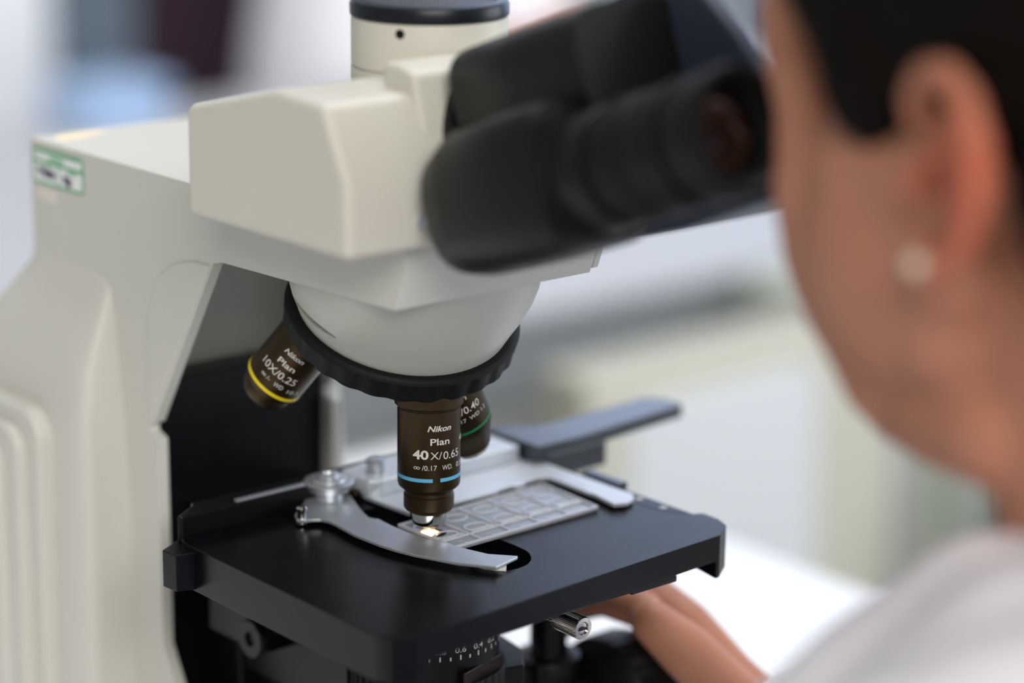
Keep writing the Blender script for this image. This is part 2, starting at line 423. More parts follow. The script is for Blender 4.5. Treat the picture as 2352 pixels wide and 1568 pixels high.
# binocular head (local frame: s along the tubes, u up, x across)
TH = rad(20); O = Vector((0, -54, 166)); D = Vector((0, -cos(TH), sin(TH))); U = Vector((0, sin(TH), cos(TH))); XX = Vector((1, 0, 0))
def bp(s, x, u): return O+D*s+XX*x+U*u
def bsec(s, x, u, a, b, e=3.2, n=48, cut=None):
    out = []
    for (px, pu) in sup(x, u, a, b, e, n): out.append(bp(s, px, pu))
    return out
bm = B(); lathe(bm, bp(-6, 0, -2), D, [(36, 0), (36, 7.5), (35, 9), (20, 9.4)], 72)
disc = part('hinge_disc', bm, 'blackplastic', label='round black hinge disc against the ivory head front')
bm = B()
for t in (2.35, 2.9): lathe(bm, bp(3.2, 31.5*cos(t), 31.5*sin(t)-2), D, [(2.2, 0), (2.2, 1.0), (1.4, 1.1), (1.2, .4), (.1, .4)], 16)
part('disc_screw', bm, 'chrome', disc)
bm = B()
loft(bm, [bsec(-3, -28, -24, 20, 17, 2.6), bsec(4, -30, -23, 24.5, 23, 2.8), bsec(18, -32, -22, 26.5, 26, 3.2), bsec(44, -33, -22, 26, 26.5, 4), bsec(66, -33, -22, 25.5, 26, 4.4), bsec(70, -33, -22, 24, 24.5, 4)])
near = part('prism_housing', bm, 'blackplastic', smooth=60)
bm = B()
loft(bm, [bsec(2, -6, 14, 22, 16, 3), bsec(8, -8, 14, 27, 19.5, 3.4), bsec(40, -8, 13, 27, 20.5, 3.6), bsec(60, -8, 12.5, 26.5, 20.7, 3.8), bsec(76, -8, 12, 26, 20.5, 4)])
part('bridge', bm, 'blackplastic', smooth=60)
bm = B()
def fsec(x, g, top=0):
    if top: return [bp(s, x, u) for (s, u) in [(4+g, 2), (60, 3), (84-g, 3), (92-g, 2), (100-g, 0), (106-g, -5), (109-g, -20), (106-g, -44+g), (60, -46+g), (12+g, -44+g)]]
    return [bp(s, x, u) for (s, u) in [(4+g, 35-g), (60, 38-g), (84-g, 36-g), (93-g, 28-g), (103-g, 13), (108.5-g, 1), (109.5-g, -20), (106-g, -44+g), (60, -46+g), (12+g, -44+g)]]
loft(bm, [fsec(11, 1), fsec(12, 0), fsec(17, 0), fsec(19, 1), fsec(20, 0, 1), fsec(54, 0, 1), fsec(58, 3, 1)])
part('prism_housing', bm, 'navy', bevel=1.5, label='black far prism housing with slanted end, blue sky light in its colour')
EYE = []
for s, xx in ((-1, -33), (1, 33)):
    s0 = 66 if s < 0 else 104
    off = 0 if s < 0 else 3
    o0 = bp(0, xx, -23)
    bm = B(); lathe(bm, o0, D, [(23, s0), (23, s0+4), (20, s0+4.5), (19, s0+7), (20.8, s0+7.5), (20.8, 84+off*8 if s > 0 else 84), (19.6, 86+off*8 if s > 0 else 86)] if s < 0 else [(22, s0), (22, s0+3), (20, s0+4)], 64)
    tb = part('eyepiece_tube', bm, 'blackplastic')
    bm = B()
    prof = [(18.4, 84), (18.4, 92), (20.2, 92.6), (21.2, 94), (21.2, 104), (20.4, 105), (19.6, 107), (20.8, 109), (20.8, 119), (19.6, 121), (18.8, 124), (20.6, 127), (21.3, 134), (21.5, 140), (20.6, 143.2), (18.4, 143.0), (15.2, 139), (12.5, 134)]
    if s > 0: prof = [(r, h+3) for r, h in prof if h > 100]; prof.insert(0, (18.4, 106))
    def kn(r, h, t): return r-(0.35 if (94.5 < h < 104.5 or 109 < h < 119) and int(t*60/(2*PI)) % 2 else 0)
    lathe(bm, o0, D, prof, 120, rfun=kn)
    ep = part('eyepiece', bm, 'rubber', label='near black rubber eyepiece' if s < 0 else 'far black rubber eyepiece')
    bm = B(); lathe(bm, o0, D, [(12.8, 132+off), (12.3, 135.2+off), (8, 136.6+off), (.3, 137.2+off)], 48)
    part('eye_lens', bm, 'lens', ep)
bm = B(); lathe(bm, bp(0, -33, -23), D, [(21.05, 120.5), (21.35, 121), (21.35, 122.5), (21.05, 123)], 64)
part('collar_ring', bm, 'blackplastic')

# nosepiece
AL = rad(24); PS = rad(15)
bdir = Vector((sin(PS), cos(PS), 0))
NN = bdir*sin(AL)-Vector((0, 0, 1))*cos(AL); E0 = -bdir*cos(AL)-Vector((0, 0, 1))*sin(AL); E1 = NN.cross(E0)
NC = Vector((0, 0, 60))-E0*33
bm = B()
secs = []
N = 72
def tcirc(r, off, cx=0, cy=0): return [NC+NN*off+(E0*(cx+cos(2*PI*k/N)*r)+E1*(cy+sin(2*PI*k/N)*r)) for k in range(N)]
base = tcirc(42, -12.5); base2 = tcirc(42.4, -14)
top = []
for p in base:
    v = Vector((p.x-NC.x, p.y-NC.y)); a = math.atan2(v.y, v.x)
    best = None
    rx0, rx1, ry0, ry1, ex = -46.5, 40, -38.5, 42, 3.2
    cx, cy, aa, bb = (rx0+rx1)/2, (ry0+ry1)/2, (rx1-rx0)/2, (ry1-ry0)/2
    c_, s_ = cos(a), sin(a)
    rr = 1/((abs(c_)/aa)**ex+(abs(s_)/bb)**ex)**(1/ex)
    top.append(Vector((cx+c_*rr*.985, cy+s_*rr*.985, 106)))
def mixs(A, Bs, t, bulge=0):
    out = []
    cA = sum(A, Vector())/len(A)
    for p, q in zip(A, Bs):
        v = p.lerp(q, t); d = Vector((v.x-cA.x, v.y-cA.y, 0))
        if d.length: v = v+d.normalized()*bulge
        out.append(v)
    return out
loft(bm, [base, base2, mixs(base2, top, .25, 2.2), mixs(base2, top, .5, 3.0), mixs(base2, top, .75, 2.0), top])
tq = rad(78); er = E0*cos(tq)+E1*sin(tq); et = E1*cos(tq)-E0*sin(tq)
ax_t = (et*cos(.08)+NN*sin(.08)).normalized(); ax_n = er.cross(ax_t).normalized()
ct = B(); ball(ct, NC+NN*-22.5+er*44.2, (17.5, 4.2, 1.9), 32, Matrix((ax_t, er, ax_n)).transposed())
bm = cut(bm, ct)
part('nosepiece_housing', bm, 'housing', smooth=60)
# finger recess rim
bm = B()
def ringr(r, h, t):
    if -11.5 < h < -2: 
        ph = (t*26/(2*PI)) % 1
        return r-0.75*abs(sin(PI*ph))**3
    return r
lathe(bm, NC, NN, [(40, -13.5), (45.0, -13.4), (46.2, -12.6), (46.6, -11.6), (46.4, -11.2), (46.2, -4.2), (45.6, -3.2), (38, -2.2), (30, -1.2), (20, -.6)], 360, rfun=ringr)
ns = part('nosepiece_ring', bm, 'rubber', smooth=28, label='fluted black nosepiece ring')

def objective(o, ax, prof, chrome, tip, band, bandmat, rows, label, R0=12.25, hole=None, gap=None):
    o, ax = Vector(o), Vector(ax).normalized()
    bm = B(); lathe(bm, o, ax, prof, 96)
    ob = part('objective', bm, 'bronze', label=label, smooth=25)
    if chrome:
        bm = B(); lathe(bm, o, ax, chrome, 64); part('lens_mount', bm, 'chrome', ob)
    if tip:
        bm = B(); lathe(bm, o, ax, tip, 40); part('front_lens', bm, 'brass', ob)
    tdir = (CAM-o); tdir = tdir-ax*tdir.dot(ax); tdir.normalize(); side = tdir.cross(ax)
    bm = B(); h0, h1 = band
    a0, a1 = (gap[1], gap[0]+2*PI) if gap else (0, 2*PI)
    n = 140
    for rr, sgn in ((R0+.07, 1),):
        vs = []
        for k in range(n+1):
            t = a0+(a1-a0)*k/n; d = tdir*cos(t)+side*sin(t)
            vs.append([bm.verts.new(o+ax*hh+d*r_) for hh, r_ in ((h0, R0-.05), (h0, rr), (h1, rr), (h1, R0-.05))])
        for k in range(n):
            for j in range(3): bm.faces.new((vs[k][j], vs[k+1][j], vs[k+1][j+1], vs[k][j+1]))
        if gap:
            bm.faces.new(vs[0]); bm.faces.new(vs[-1][::-1])
    part('colour_band', bm, bandmat, ob)
    bm = B()
    for (body, t0, t1, hb, ht, sh, wt) in rows: text_on_cyl(bm, o, ax, R0, tdir, body, t0, t1, hb, ht, sh, wt)
    part('lettering', bm, 'whiteink', ob)
    return ob
P40 = [(8, 0), (13.3, 1), (13.3, 5.6), (12.6, 6.4), (12.0, 6.5), (12.0, 6.9), (12.25, 7.1), (12.25, 37.4), (11.9, 38.6), (10.0, 40.4), (9.3, 40.8), (9.3, 42.2), (9.85, 42.6), (9.85, 47.6), (9.3, 48.6), (7.5, 49.8), (5, 50)]
objective((0, 0, 60), (0, 0, -1), P40, [(7.3, 49.4), (7.25, 52.6), (6.6, 54.2), (5.2, 55.4), (3.6, 56.2), (3.2, 56.4)], [(3.3, 56.2), (2.8, 57.0), (1.9, 57.5), (.2, 57.6)],
    (33.15, 34.6), 'blueband', [
    ('Nikon', -.05, .76, 14.2, 2.35, .28, .022), ('Plan', .045, .69, 19.65, 2.75, 0, .014),
    ('40', -.53, -.01, 25.2, 3.6, 0, .03), ('X/', .045, .42, 25.35, 3.1, 0, -.002), ('0.65', .47, 1.13, 25.6, 3.3, 0, -.002),
    ('oo', -.50, -.285, 29.4, 1.75, 0, .004), ('/0.17', -.22, .255, 29.75, 2.1, 0, 0), ('WD.', .43, .82, 29.9, 2.1, 0, 0), ('0.57', 1.02, 1.46, 29.9, 2.1, 0, 0),
    ('40x', 1.22, 1.75, 20.3, 2.8, .1, .01)],
    'objective with a blue band pointing straight down at the slide', gap=(.121, .367))
P10 = [(8, 0), (12.6, 1), (12.6, 4.5), (12.25, 5), (12.25, 28), (12.0, 31.2), (11.2, 32.8), (10.6, 33.2), (10.6, 34.6), (10.2, 37), (9.0, 39), (6.5, 40), (6.0, 39.6), (.3, 39.4)]
objective((-19.26, 45.72, 77.44), (-.27606, .58055, -.76599), P10, None, None, (28.9, 30.4), 'yellowband', [
    ('Nikon', -.33, .43, 10.9, 2.3, .28, .022), ('Plan', -.31, .36, 16.2, 2.7, 0, .016), ('10X/0.25', -.72, .68, 21.8, 3.4, 0, .006),
    ('oo', -.47, -.28, 25.3, 1.7, 0, .006), ('/-', -.22, -.09, 25.5, 1.9, 0, .004), ('WD', .08, .43, 25.8, 2.1, 0, .004), ('10.5', .62, 1.08, 26.1, 1.9, 0, 0)],
    'objective with a yellow band leaning to the left')
def obdir(k, Rr, al):
    e_ = E0*cos(rad(k))-E1*sin(rad(k)); return NC+e_*Rr, NN*cos(rad(al))+e_*sin(rad(al))
o20, d20 = (Vector((10.5, 4.5, 64)), Vector((.45, .1, -.89)).normalized())
P20 = [(8, 0), (12.6, 1), (12.6, 4.5), (12.25, 5), (12.25, 26), (11.6, 28), (9.8, 33), (8.8, 36), (8.4, 38)]
objective(o20, d20, P20, [(8.0, 37.5), (7.4, 40), (5.5, 41), (.3, 41.1)], None, (23.3, 24.4), 'greenband', [
    ('Plan', -.35, .4, 8.6, 2.7, 0, .016), ('20X/0.40', -.6, .8, 14.8, 3.4, 0, .008), ('oo/0.17  WD 1.2', -.55, 1.0, 18.5, 1.8, 0, .004)],
    'out of focus objective with a green band, behind the blue-banded one')

# stage
bm = B()
outer = [(-79.5, 50.5), (-81, -70), (-78, -76.5), (-70, -80.6), (88.5, -72.0), (98.8, -65), (101.6, -58), (101.9, -48.6), (98.3, -46.8), (97.2, 56), (90, 58), (-76, 60)]
hole = [(18.2, 24), (18.2, -30)]
hole += [(2+16.2*cos(t), -33+17.6*sin(t)) for t in [-(k/14.0)*PI for k in range(1, 9)]]
hole += [(-7, -45), (-11, -36), (-13.5, -26), (-15, -12), (-16.5, 10), (-17, 22)]+[(18.2*cos(t), 22+18.2*sin(t)) for t in [PI-(k/12.0)*PI for k in range(1, 12)]]
plate(bm, outer, [hole], -17.6, 0)
bm = cut(bm, prism(B(), [(-64, -120), (86.5, -120), (86.5, -71), (88.5, -60), (88.5, 120), (-64, 120)], -40, -10.5, 'z'))
stage = part('stage', bm, 'stage', bevel=.55, seg=2)
bm = B()
prism(bm, [(-78, 44), (-86.5, 47), (-87.2, 55.4), (-77, 61), (-70, 61), (-70, 44)], -17, -2, 'z')
part('stage_lug', bm, 'stage', stage, bevel=.4)
bm = B(); box(bm, -40, 64, -73, 50, -12.6, -10.2); box(bm, 42, 66, -71.5, 45, -14.2, -11.5); box(bm, -30, 30, 40, 130, -30, -12)
part('stage_slide_base', bm, 'black', stage, bevel=.5)
bm = B()
plate(bm, [(97.0, -12), (96.9, -44.5), (94.2, -42.2), (90.2, -34), (89.6, 20), (96.6, 30)], [], -.02, .1)
part('scale_plate', bm, 'cap', stage)
bm = B()
for y in (-19.7, -33.8):
    for k in range(3): plate(bm, [(93+k*.9, y-1.6), (93.55+k*.9, y-1.6), (93.55+k*.9, y+1.4), (93+k*.9, y+1.4)], [], .1, .16)
    plate(bm, [(92.4, y-.3), (96, y-.3), (96, y+.3), (92.4, y+.3)], [], .1, .17)
part('scale_marks', bm, 'whiteink', stage)
bm = B()
prism(bm, [(-76, 57.6), (-77.8, 59.2), (-66, 66.5), (-64, 70), (60, 70), (60, 57.6)], -2, 8.6, 'z')
rail = part('guide_rail', bm, 'black', stage, bevel=.8)
bm = B()
prism(bm, [(86, 34), (110, 34), (177, 41), (179.5, 44), (178, 52), (172, 60), (106, 57), (98, 66), (86, 68)], 4.5, 10.5, 'z')
box(bm, 86, 131, 40, 64, -8, 5); box(bm, 93, 99, -8, 14, 0, 3.4)
part('rail_bar', bm, 'railbar', stage, bevel=.9, label='long black guide bar reaching out past the right of the stage')
bm = B(); box(bm, -50, -16, 58.4, 60.4, 8.4, 9.6)
part('rack_strip', bm, 'steel', stage)

# slide holder
bm = B()
pl = [(7.5, 56), (5.2, 47.5), (5.4, 35), (5.8, 20.5), (7.5, 19.2), (50.5, 18.6), (53, 20), (60, 20.6), (61.5, 18.9), (66, 18.9), (67, 21), (74.5, 21.4), (79, 19.5), (79.4, 14), (78.6, -6), (79, -9), (76.8, -23), (82, -25.2), (87.5, -23.4), (91.2, -19), (90.8, 22), (91.2, 54), (88, 57), (40, 57)]
plate(bm, pl, [], 1.0, 2.6)
hold = part('slide_holder', bm, 'silver', bevel=.25)
bm = B(); prism(bm, [(3.5, 60.5), (5.5, 46), (10, 43), (84, 43.5), (84.5, 63), (78, 66), (20, 67.5), (6, 65)], 2.3, 9.3, 'z')
part('raised_carrier', bm, 'silver', hold, bevel=1.0, seg=3)
bm = B()
for a, b_ in (((60.5, 23.8), (78, 24.4)), ((78, 24.4), (82.2, 21.4)), ((82.2, 21.4), (81.6, -2))):
    d = (Vector(b_)-Vector(a)).normalized(); n_ = Vector((-d.y, d.x))*.45
    plate(bm, [tuple(Vector(a)+n_), tuple(Vector(b_)+n_), tuple(Vector(b_)-n_), tuple(Vector(a)-n_)], [], 2.5, 2.68)
part('holder_groove', bm, 'steel', hold)
bm = B()
clip = [(-2, 61), (-9, 62.5), (-15, 60.5), (-20, 55), (-26.5, 50), (-32, 45), (-34.2, 40.5), (-32.8, 37.2), (-29.6, 36.4), (-26.8, 34.5), (-25.6, 31), (-25.8, 26.4), (-27.6, 11.4), (-27.1, -3.1), (-25.8, -12), (-23.7, -20.3), (-16.7, -37.8), (-8.2, -50.5), (5.2, -47.2), (5.7, -46.4), (-1.4, -37.8), (-4.2, -28), (-5.9, -20.5), (-9, -8), (-9.9, 0), (-9.8, 11.2), (-9.0, 20.5), (-9.9, 21.6), (-10.8, 24.4), (-9, 30), (-6.4, 36.4), (-0.7, 49.3), (1.0, 54.5), (.5, 58.5)]
plate(bm, clip, [], 1.9, 3.1)
cl = part('spring_clip', bm, 'steel', hold, bevel=.2, label='curved steel spring arm of the slide holder')
bm = B(); plate(bm, [(-7, -34), (-8.8, -37.5), (-8.8, -43), (-6, -47.6), (-3.3, -50.4), (0.1, -46.6), (-1, -40)], [], .15, 1.3)
part('white_pad', bm, 'sticker', hold)
bm = B(); lathe(bm, (-7.0, 55.6, 2.8), (0, 0, 1), [(1, 0), (6, 0), (6, 2.6), (8.4, 3.0), (8.6, 5.0), (10.0, 5.4), (10.3, 6.6), (9.6, 7.2), (7.0, 7.3), (6.8, 8.3), (4.2, 8.5), (4.0, 9.6), (2.4, 9.8), (2.0, 8.8), (.2, 8.8)], 64)
part('pivot_knob', bm, 'steel', hold)
bm = B(); lathe(bm, (16.9, 54.8, 9.1), (0, 0, 1), [(3.4, 0), (4.3, .4), (4.4, 4.4), (3.8, 5), (1.2, 5.1), (1, 4.3), (.2, 4.3)], 32)
part('thumb_screw', bm, 'steel', hold)
bm = B(); lathe(bm, (-31.8, 40.3, 1.0), (0, 0, 1), [(2.5, 0), (2.5, 1.2), (1.9, 1.6), (1.7, 4.5), (2.1, 5.2), (2.2, 6.2), (1.6, 6.9), (.2, 7.0)], 32)
part('clip_pin', bm, 'chrome', hold)
bm = B(); ball(bm, (2.6, 50.4, 3.4), (2.2, 2.2, 1.8), 16)
part('clip_stop', bm, 'bronze_dark', hold)

# condenser under the stage
bm = B(); lathe(bm, (0, 0, -52), (0, 0, 1), [(27.5, 0), (28, .5), (28, 28), (27, 29), (18, 29.5), (17, 38), (10, 40)], 96)
cond = part('condenser', bm, 'black')
bm = B(); lathe(bm, (0, 0, -12.4), (0, 0, 1), [(4.2, 0), (4.0, .9), (2.6, 1.5), (.2, 1.8)], 32)
part('condenser_lens', bm, 'glow', cond, label='lit condenser lens glowing warm white')
bm = B(); dz = Vector((0, 0, -1))
cz = Vector((-cos(H), -sin(H), 0)); cs = cz.cross(dz)
for i, (b_, c0) in enumerate((('0.9', -.10), ('0.8', .19), ('0.6', .49), ('0.4', .79), ('0.2', 1.08), ('0.1', 1.37))):
    text_on_cyl(bm, (0, 0, 0), (0, 0, -1), 28, cz, b_, c0-.085, c0+.085, 39.0, 2.5, 0, .004)
for k in range(-4, 12):
    c0 = .49+k*.15-0; w = .011; top_ = 40.0 if k % 2 == 0 else 40.5
    q = [Vector((0, 0, -h_))+(cz*cos(c0+t_)+cs*sin(c0+t_))*28.06 for t_, h_ in ((-w, top_), (w, top_), (w, 42.0), (-w, 42.0))]
    bm.faces.new([bm.verts.new(v) for v in q])
part('aperture_scale', bm, 'whiteink', cond)
bm = B()
lathe(bm, (0, 0, -66), (0, 0, 1), [(26, 0), (31.0, .5), (31.0, 13), (30, 14), (24, 14)], 240, rfun=lambda r, h, t: r-(.9 if r > 30.5 and int(t*80/(2*PI)) % 2 else 0))
part('condenser_ring', bm, 'rubber', cond)
bm = B(); prism(bm, [(-7.8, -31.2), (17.3, -24.2), (15, -15), (-6, -22)], -66, -46.2, 'z')
part('condenser_clamp', bm, 'bronze_dark', cond, bevel=.8)
bm = B(); prism(bm, [(16, -24), (27, -27), (38, -13), (48, 40), (20, 44)], -70, -53, 'z'); box(bm, -22, 22, 24, 100, -80, -52)
lathe(bm, (0, 0, -120), (0, 0, 1), [(22, 0), (30, 10), (30, 40), (20, 53)], 64)
part('condenser_carrier', bm, 'black', cond, bevel=1)
bm = B(); lathe(bm, (22.5, -46, -24.5), (0.03, -1, -.02), [(2.4, 0), (2.4, 5), (4.4, 6), (4.6, 6.5), (4.6, 18.4), (4.2, 19.2), (2.7, 19.3), (2.4, 18.6), (.2, 18.7)], 176,
    rfun=lambda r, h, t: r-(.34 if 6.2 < h < 18.9 and int(t*88/(2*PI)+.01) % 2 else 0))
kn_ = part('knurled_screw', bm, 'chrome', label='small knurled chrome screw pointing forward under the stage edge')
bm = B(); box(bm, 20.4, 24.6, -65.6, -65.0, -25.3, -24.6)
part('screw_slot', bm, 'black', kn_)

# coaxial stage knobs and focus knobs on the right
bm = B(); lathe(bm, (80, 19, -96), (0, 0, 1), [(11, -14), (12, -13), (12, 3), (14, 4), (14.4, 5), (14.4, 19), (13.6, 20), (8.2, 20.6), (7.8, 22), (7.8, 38), (6.6, 40), (3.5, 40.5), (3.5, 84)], 96,
    rfun=lambda r, h, t: r-(.4 if (4.5 < h < 19.5 or -13.5 < h < 3.5) and int(t*48/(2*PI)) % 2 else 0))
part('stage_drive_knob', bm, 'black', label='black coaxial knobs hanging under the right side of the stage')
bm = B(); box(bm, 70, 80, 2, 8, -94, -87)
part('drive_lever', bm, 'silver')
for s in (-1, 1):
    bm = B(); lathe(bm, (s*70, 4, -99), (s, 0, 0), [(14, 0), (14, 22), (25, 24), (29, 28), (29.5, 31), (29.5, 44), (28, 48), (22, 50), (14, 51), (14.5, 52), (15, 53), (15, 60), (13, 62), (3, 62.5)], 120,
        rfun=lambda r, h, t: r-(.5 if (31 <= h <= 44 or 53 <= h <= 60) and r > 14.9 and int(t*60/(2*PI)) % 2 else 0))
    part('focus_knob', bm, 'blackplastic', label='large black focus knob under the hand' if s > 0 else 'large black focus knob on the left side of the base')
bm = B(); box(bm, -72, 72, -24, 60, -186, -126)
part('focus_housing', bm, 'frame', bevel=4, seg=3)

# ---------------------------------------------------------------- counting slide on the stage
cs_ = B()
c0, c1, c2, c3 = Vector((-4.6, -21.2)), Vector((71.6, -20)), Vector((73.6, 17.0)), Vector((-5.0, 14.0))
def sl(u, v): 
    a_ = c0.lerp(c1, u); b_ = c3.lerp(c2, u); p = a_.lerp(b_, v); return (p.x, p.y)
def slp(bm, u0, u1, v0, v1, z0, z1): plate(bm, [sl(u0, v0), sl(u1, v0), sl(u1, v1), sl(u0, v1)], [], z0, z1)
slide = thing('counting_slide', 'clear plastic counting slide with moulded wells, held on the black stage under the objective', 'microscope slide', (34, -2, 0.05))
bm = B()
cham = [sl(0, .02), sl(.012, 0), sl(.99, 0), sl(1, .02), sl(1, .98), sl(.99, 1), sl(.012, 1), sl(0, .98)]
plate(bm, cham, [circ(1.0, -1.5, 5.2, 32)], .1, 1.1)
obj('slide_base', bm, mat('clear_base', (242, 244, 250), .08, trans=.8, ior=1.49, var=0), slide, bevel=.12)
bm = B()
NW = 5
# perimeter lip and cell dividers
slp(bm, 0.004, .996, .0, .03, 1.1, 2.0); slp(bm, 0.004, .996, .965, .995, 1.1, 1.8); slp(bm, .004, .016, .03, .965, 1.1, 2.0); slp(bm, .984, .996, .03, .965, 1.1, 2.0)
for k in range(1, NW): slp(bm, k/NW-.005, k/NW+.005, .03, .965, 1.1, 1.7)
slp(bm, .016, .984, .235, .26, 1.1, 1.75)
obj('moulded_ribs', bm, M['clear'], slide, bevel=.1)
bm = B()
for k in range(NW):
    for v in (.40, .76):
        cxy = Vector(sl((k+.5)/NW, v)); rx, ry = 5.6, 3.9
        out = [(cxy.x+rx*cos(2*PI*j/36), cxy.y+ry*sin(2*PI*j/36)) for j in range(36)]
        inn = [(cxy.x+(rx-.7)*cos(2*PI*j/36), cxy.y+(ry-.7)*sin(2*PI*j/36)) for j in range(36)]
        plate(bm, out, [inn], 1.1, 1.55)
    u = (k+.5)/NW
    plate(bm, [sl(u-.07, .255), sl(u-.03, .255), sl(u-.03, .30), sl(u+.05, .30), sl(u+.05, .255), sl(u+.08, .255), sl(u+.08, .34), sl(u-.07, .34)], [], 1.1, 1.6)
obj('well_rim', bm, M['clear'], slide, bevel=.08)
bm = B()
for k, d in enumerate(('10', '9', '8', '7', '6')):
    vs, fs = text_mesh(d, 0, -.012)
    w = max(v.x for v in vs); sc = 3.4
    u = (k+.42)/NW; p0 = Vector(sl(u, .075)); ex = (Vector(sl(1, .1))-Vector(sl(0, .1))).normalized(); ey = Vector((-ex.y, ex.x))
    nv = []
    for v in vs:
        q = p0+ex*v.x*sc+ey*v.y*sc*1.35; nv.append(bm.verts.new((q.x, q.y, 1.14)))
    for f in fs:
        try: bm.faces.new([nv[i] for i in f])
        except ValueError: pass
obj('moulded_numbers', bm, mat('frosted_plastic', (225, 228, 235), .5, trans=.5, var=0), slide)

sp = bpy.data.materials.new('specimen_film'); sp.use_nodes = True
n_ = sp.node_tree; n_.nodes.clear()
o_ = n_.nodes.new('ShaderNodeOutputMaterial'); tl_ = n_.nodes.new('ShaderNodeBsdfTranslucent'); tp_ = n_.nodes.new('ShaderNodeBsdfTransparent'); ms_ = n_.nodes.new('ShaderNodeMixShader')
ns_ = n_.nodes.new('ShaderNodeTexNoise'); ns_.inputs['Scale'].default_value = 900; ms_.inputs[0].default_value = 0.72
tl_.inputs[0].default_value = (.95, .93, .9, 1); n_.links.new(tp_.outputs[0], ms_.inputs[1]); n_.links.new(tl_.outputs[0], ms_.inputs[2]); n_.links.new(ms_.outputs[0], o_.inputs[0])
bm = B(); lathe(bm, (1.0, -1.5, 0.75), (0, 0, 1), [(5.15, 0), (5.15, .12), (.3, .14)], 40)
obj('specimen_film', bm, sp, slide, label='specimen glowing warm white in the lamp light')

# lamp light coming up through the condenser
ll = bpy.data.lights.new('condenser_lamp', 'SPOT'); ll.energy = 0.17; ll.color = (1, .72, .42); ll.spot_size = rad(34); ll.shadow_soft_size = 0.002
lo = bpy.data.objects.new('condenser_lamp', ll); C.objects.link(lo); lo.location = (0, 0, -0.009); lo.rotation_euler = (PI, 0, 0)

# ================================================================ the room
fl = struct(obj('floor', plate(B(), [(-4000, -4000), (9000, -4000), (9000, 14000), (-4000, 14000)], [], -990, -970), 'floor'))
wl = struct(obj('wall_back', box(B(), -4000, 9000, 9000, 9150, -970, -60), 'wall'))
tr = struct(obj('trim_1', box(B(), -4000, 9000, 8920, 9160, -60, -25), 'wall'))

def legs(parent, x0, x1, y0, y1, z, m='benchgrey', w=45):
    for (x, y) in ((x0, y0), (x1, y0), (x0, y1), (x1, y1)):
        obj('leg', box(B(), x-w/2, x+w/2, y-w/2, y+w/2, -970, z), m, parent)
tb_ = thing('lab_table', 'white laboratory table that the microscope stands on', 'table', (-190, 195, -970))
obj('table_top', box(B(), -900, 512, -225, 620, TZ-28, TZ), 'table', tb_, bevel=2)
legs(tb_, -850, 470, -180, 570, TZ-28)
isl = thing('island_bench', 'long pale island bench with under-top shade painted as a grey band across the background', 'bench', (1700, 1350, -970))
obj('worktop', box(B(), 250, 4200, 850, 1850, TZ-8, TZ), 'benchtop', isl, bevel=2)
obj('painted_shade_band', box(B(), 270, 4180, 856, 1840, -292, TZ-8), 'benchgrey', isl)  # dark shade under the worktop edge, painted as a grey band
obj('cupboard_base', box(B(), 300, 4150, 880, 1820, -970, -292), 'cabinet', isl)
for k in range(6): obj('cupboard_door', box(B(), 310+k*620, 310+k*620+600, 872, 881, -940, -300), 'cabinet', isl, bevel=2)
pc = thing('drawer_cabinet', 'beige-framed cabinet with a light grey front panel beyond the table edge', 'cabinet', (860, 715, -970))
bm = B(); box(bm, 672, 1029, 650, 700, -970, -203); obj('carcass', bm, 'beige', pc, bevel=8, seg=3)
bm = B(); prism(bm, [(672, -960), (672, -206), (1029, -206), (1029, -960)], 644, 651, 'y'); obj('front_frame', bm, mat('beige_laminate_lit_front', (208, 206, 193), .5), pc, bevel=3)  # same beige, paler so the front looks better lit than the top
obj('front_panel', prism(B(), [(p[0], p[1]) for p in rrect(716, 926, -900, -232, 30)], 641, 652, 'y'), 'panelgrey', pc, bevel=2)
rc = thing('ribbed_cabinet', 'grey-green ribbed cabinet half hidden behind the chin', 'cabinet', (1140, 720, -970))
bm = B(); box(bm, 1040, 1420, 670, 845, -970, -215); obj('carcass', bm, 'greygreen', rc, bevel=4)
for k in range(7): obj('rib', box(B(), 1052+k*52, 1068+k*52, 655, 671, -950, -230), 'greygreen' if k % 2 else 'cabinet', rc, bevel=2)
ch = thing('chair', 'dark navy padded chair back seen beside the neck', 'chair', (1180, 560, -970))
bm = B(); loft(bm, [[(p[0], yy, p[1]) for p in sup(1172, -432, a, b_, 2.6, 40)] for yy, a, b_ in ((540, 60, 90), (546, 78, 105), (560, 80, 108), (572, 70, 98))])
obj('backrest', bm, 'darkblue', ch, smooth=60)
obj('back_post', box(B(), 1160, 1184, 572, 586, -560, -420), 'slate', ch)
bm = B(); loft(bm, [[(p[0], p[1], zz) for p in sup(1172, 370, a, a, 3, 40)] for zz, a in ((-610, 170), (-600, 195), (-570, 200), (-555, 185))]); obj('seat', bm, 'darkblue', ch, smooth=60)
obj('pedestal', lathe(B(), (1172, 370, -940), (0, 0, 1), [(30, 0), (25, 40), (20, 330)], 24), 'steel', ch)
for k in range(5):
    a = 2*PI*k/5; bm = B(); cap(bm, (1172, 370, -925), 16, (1172+230*cos(a), 370+230*sin(a), -950), 13, 10); obj('foot', bm, 'slate', ch)
obj('post_arm', box(B(), 1160, 1184, 400, 586, -600, -575), 'slate', ch)

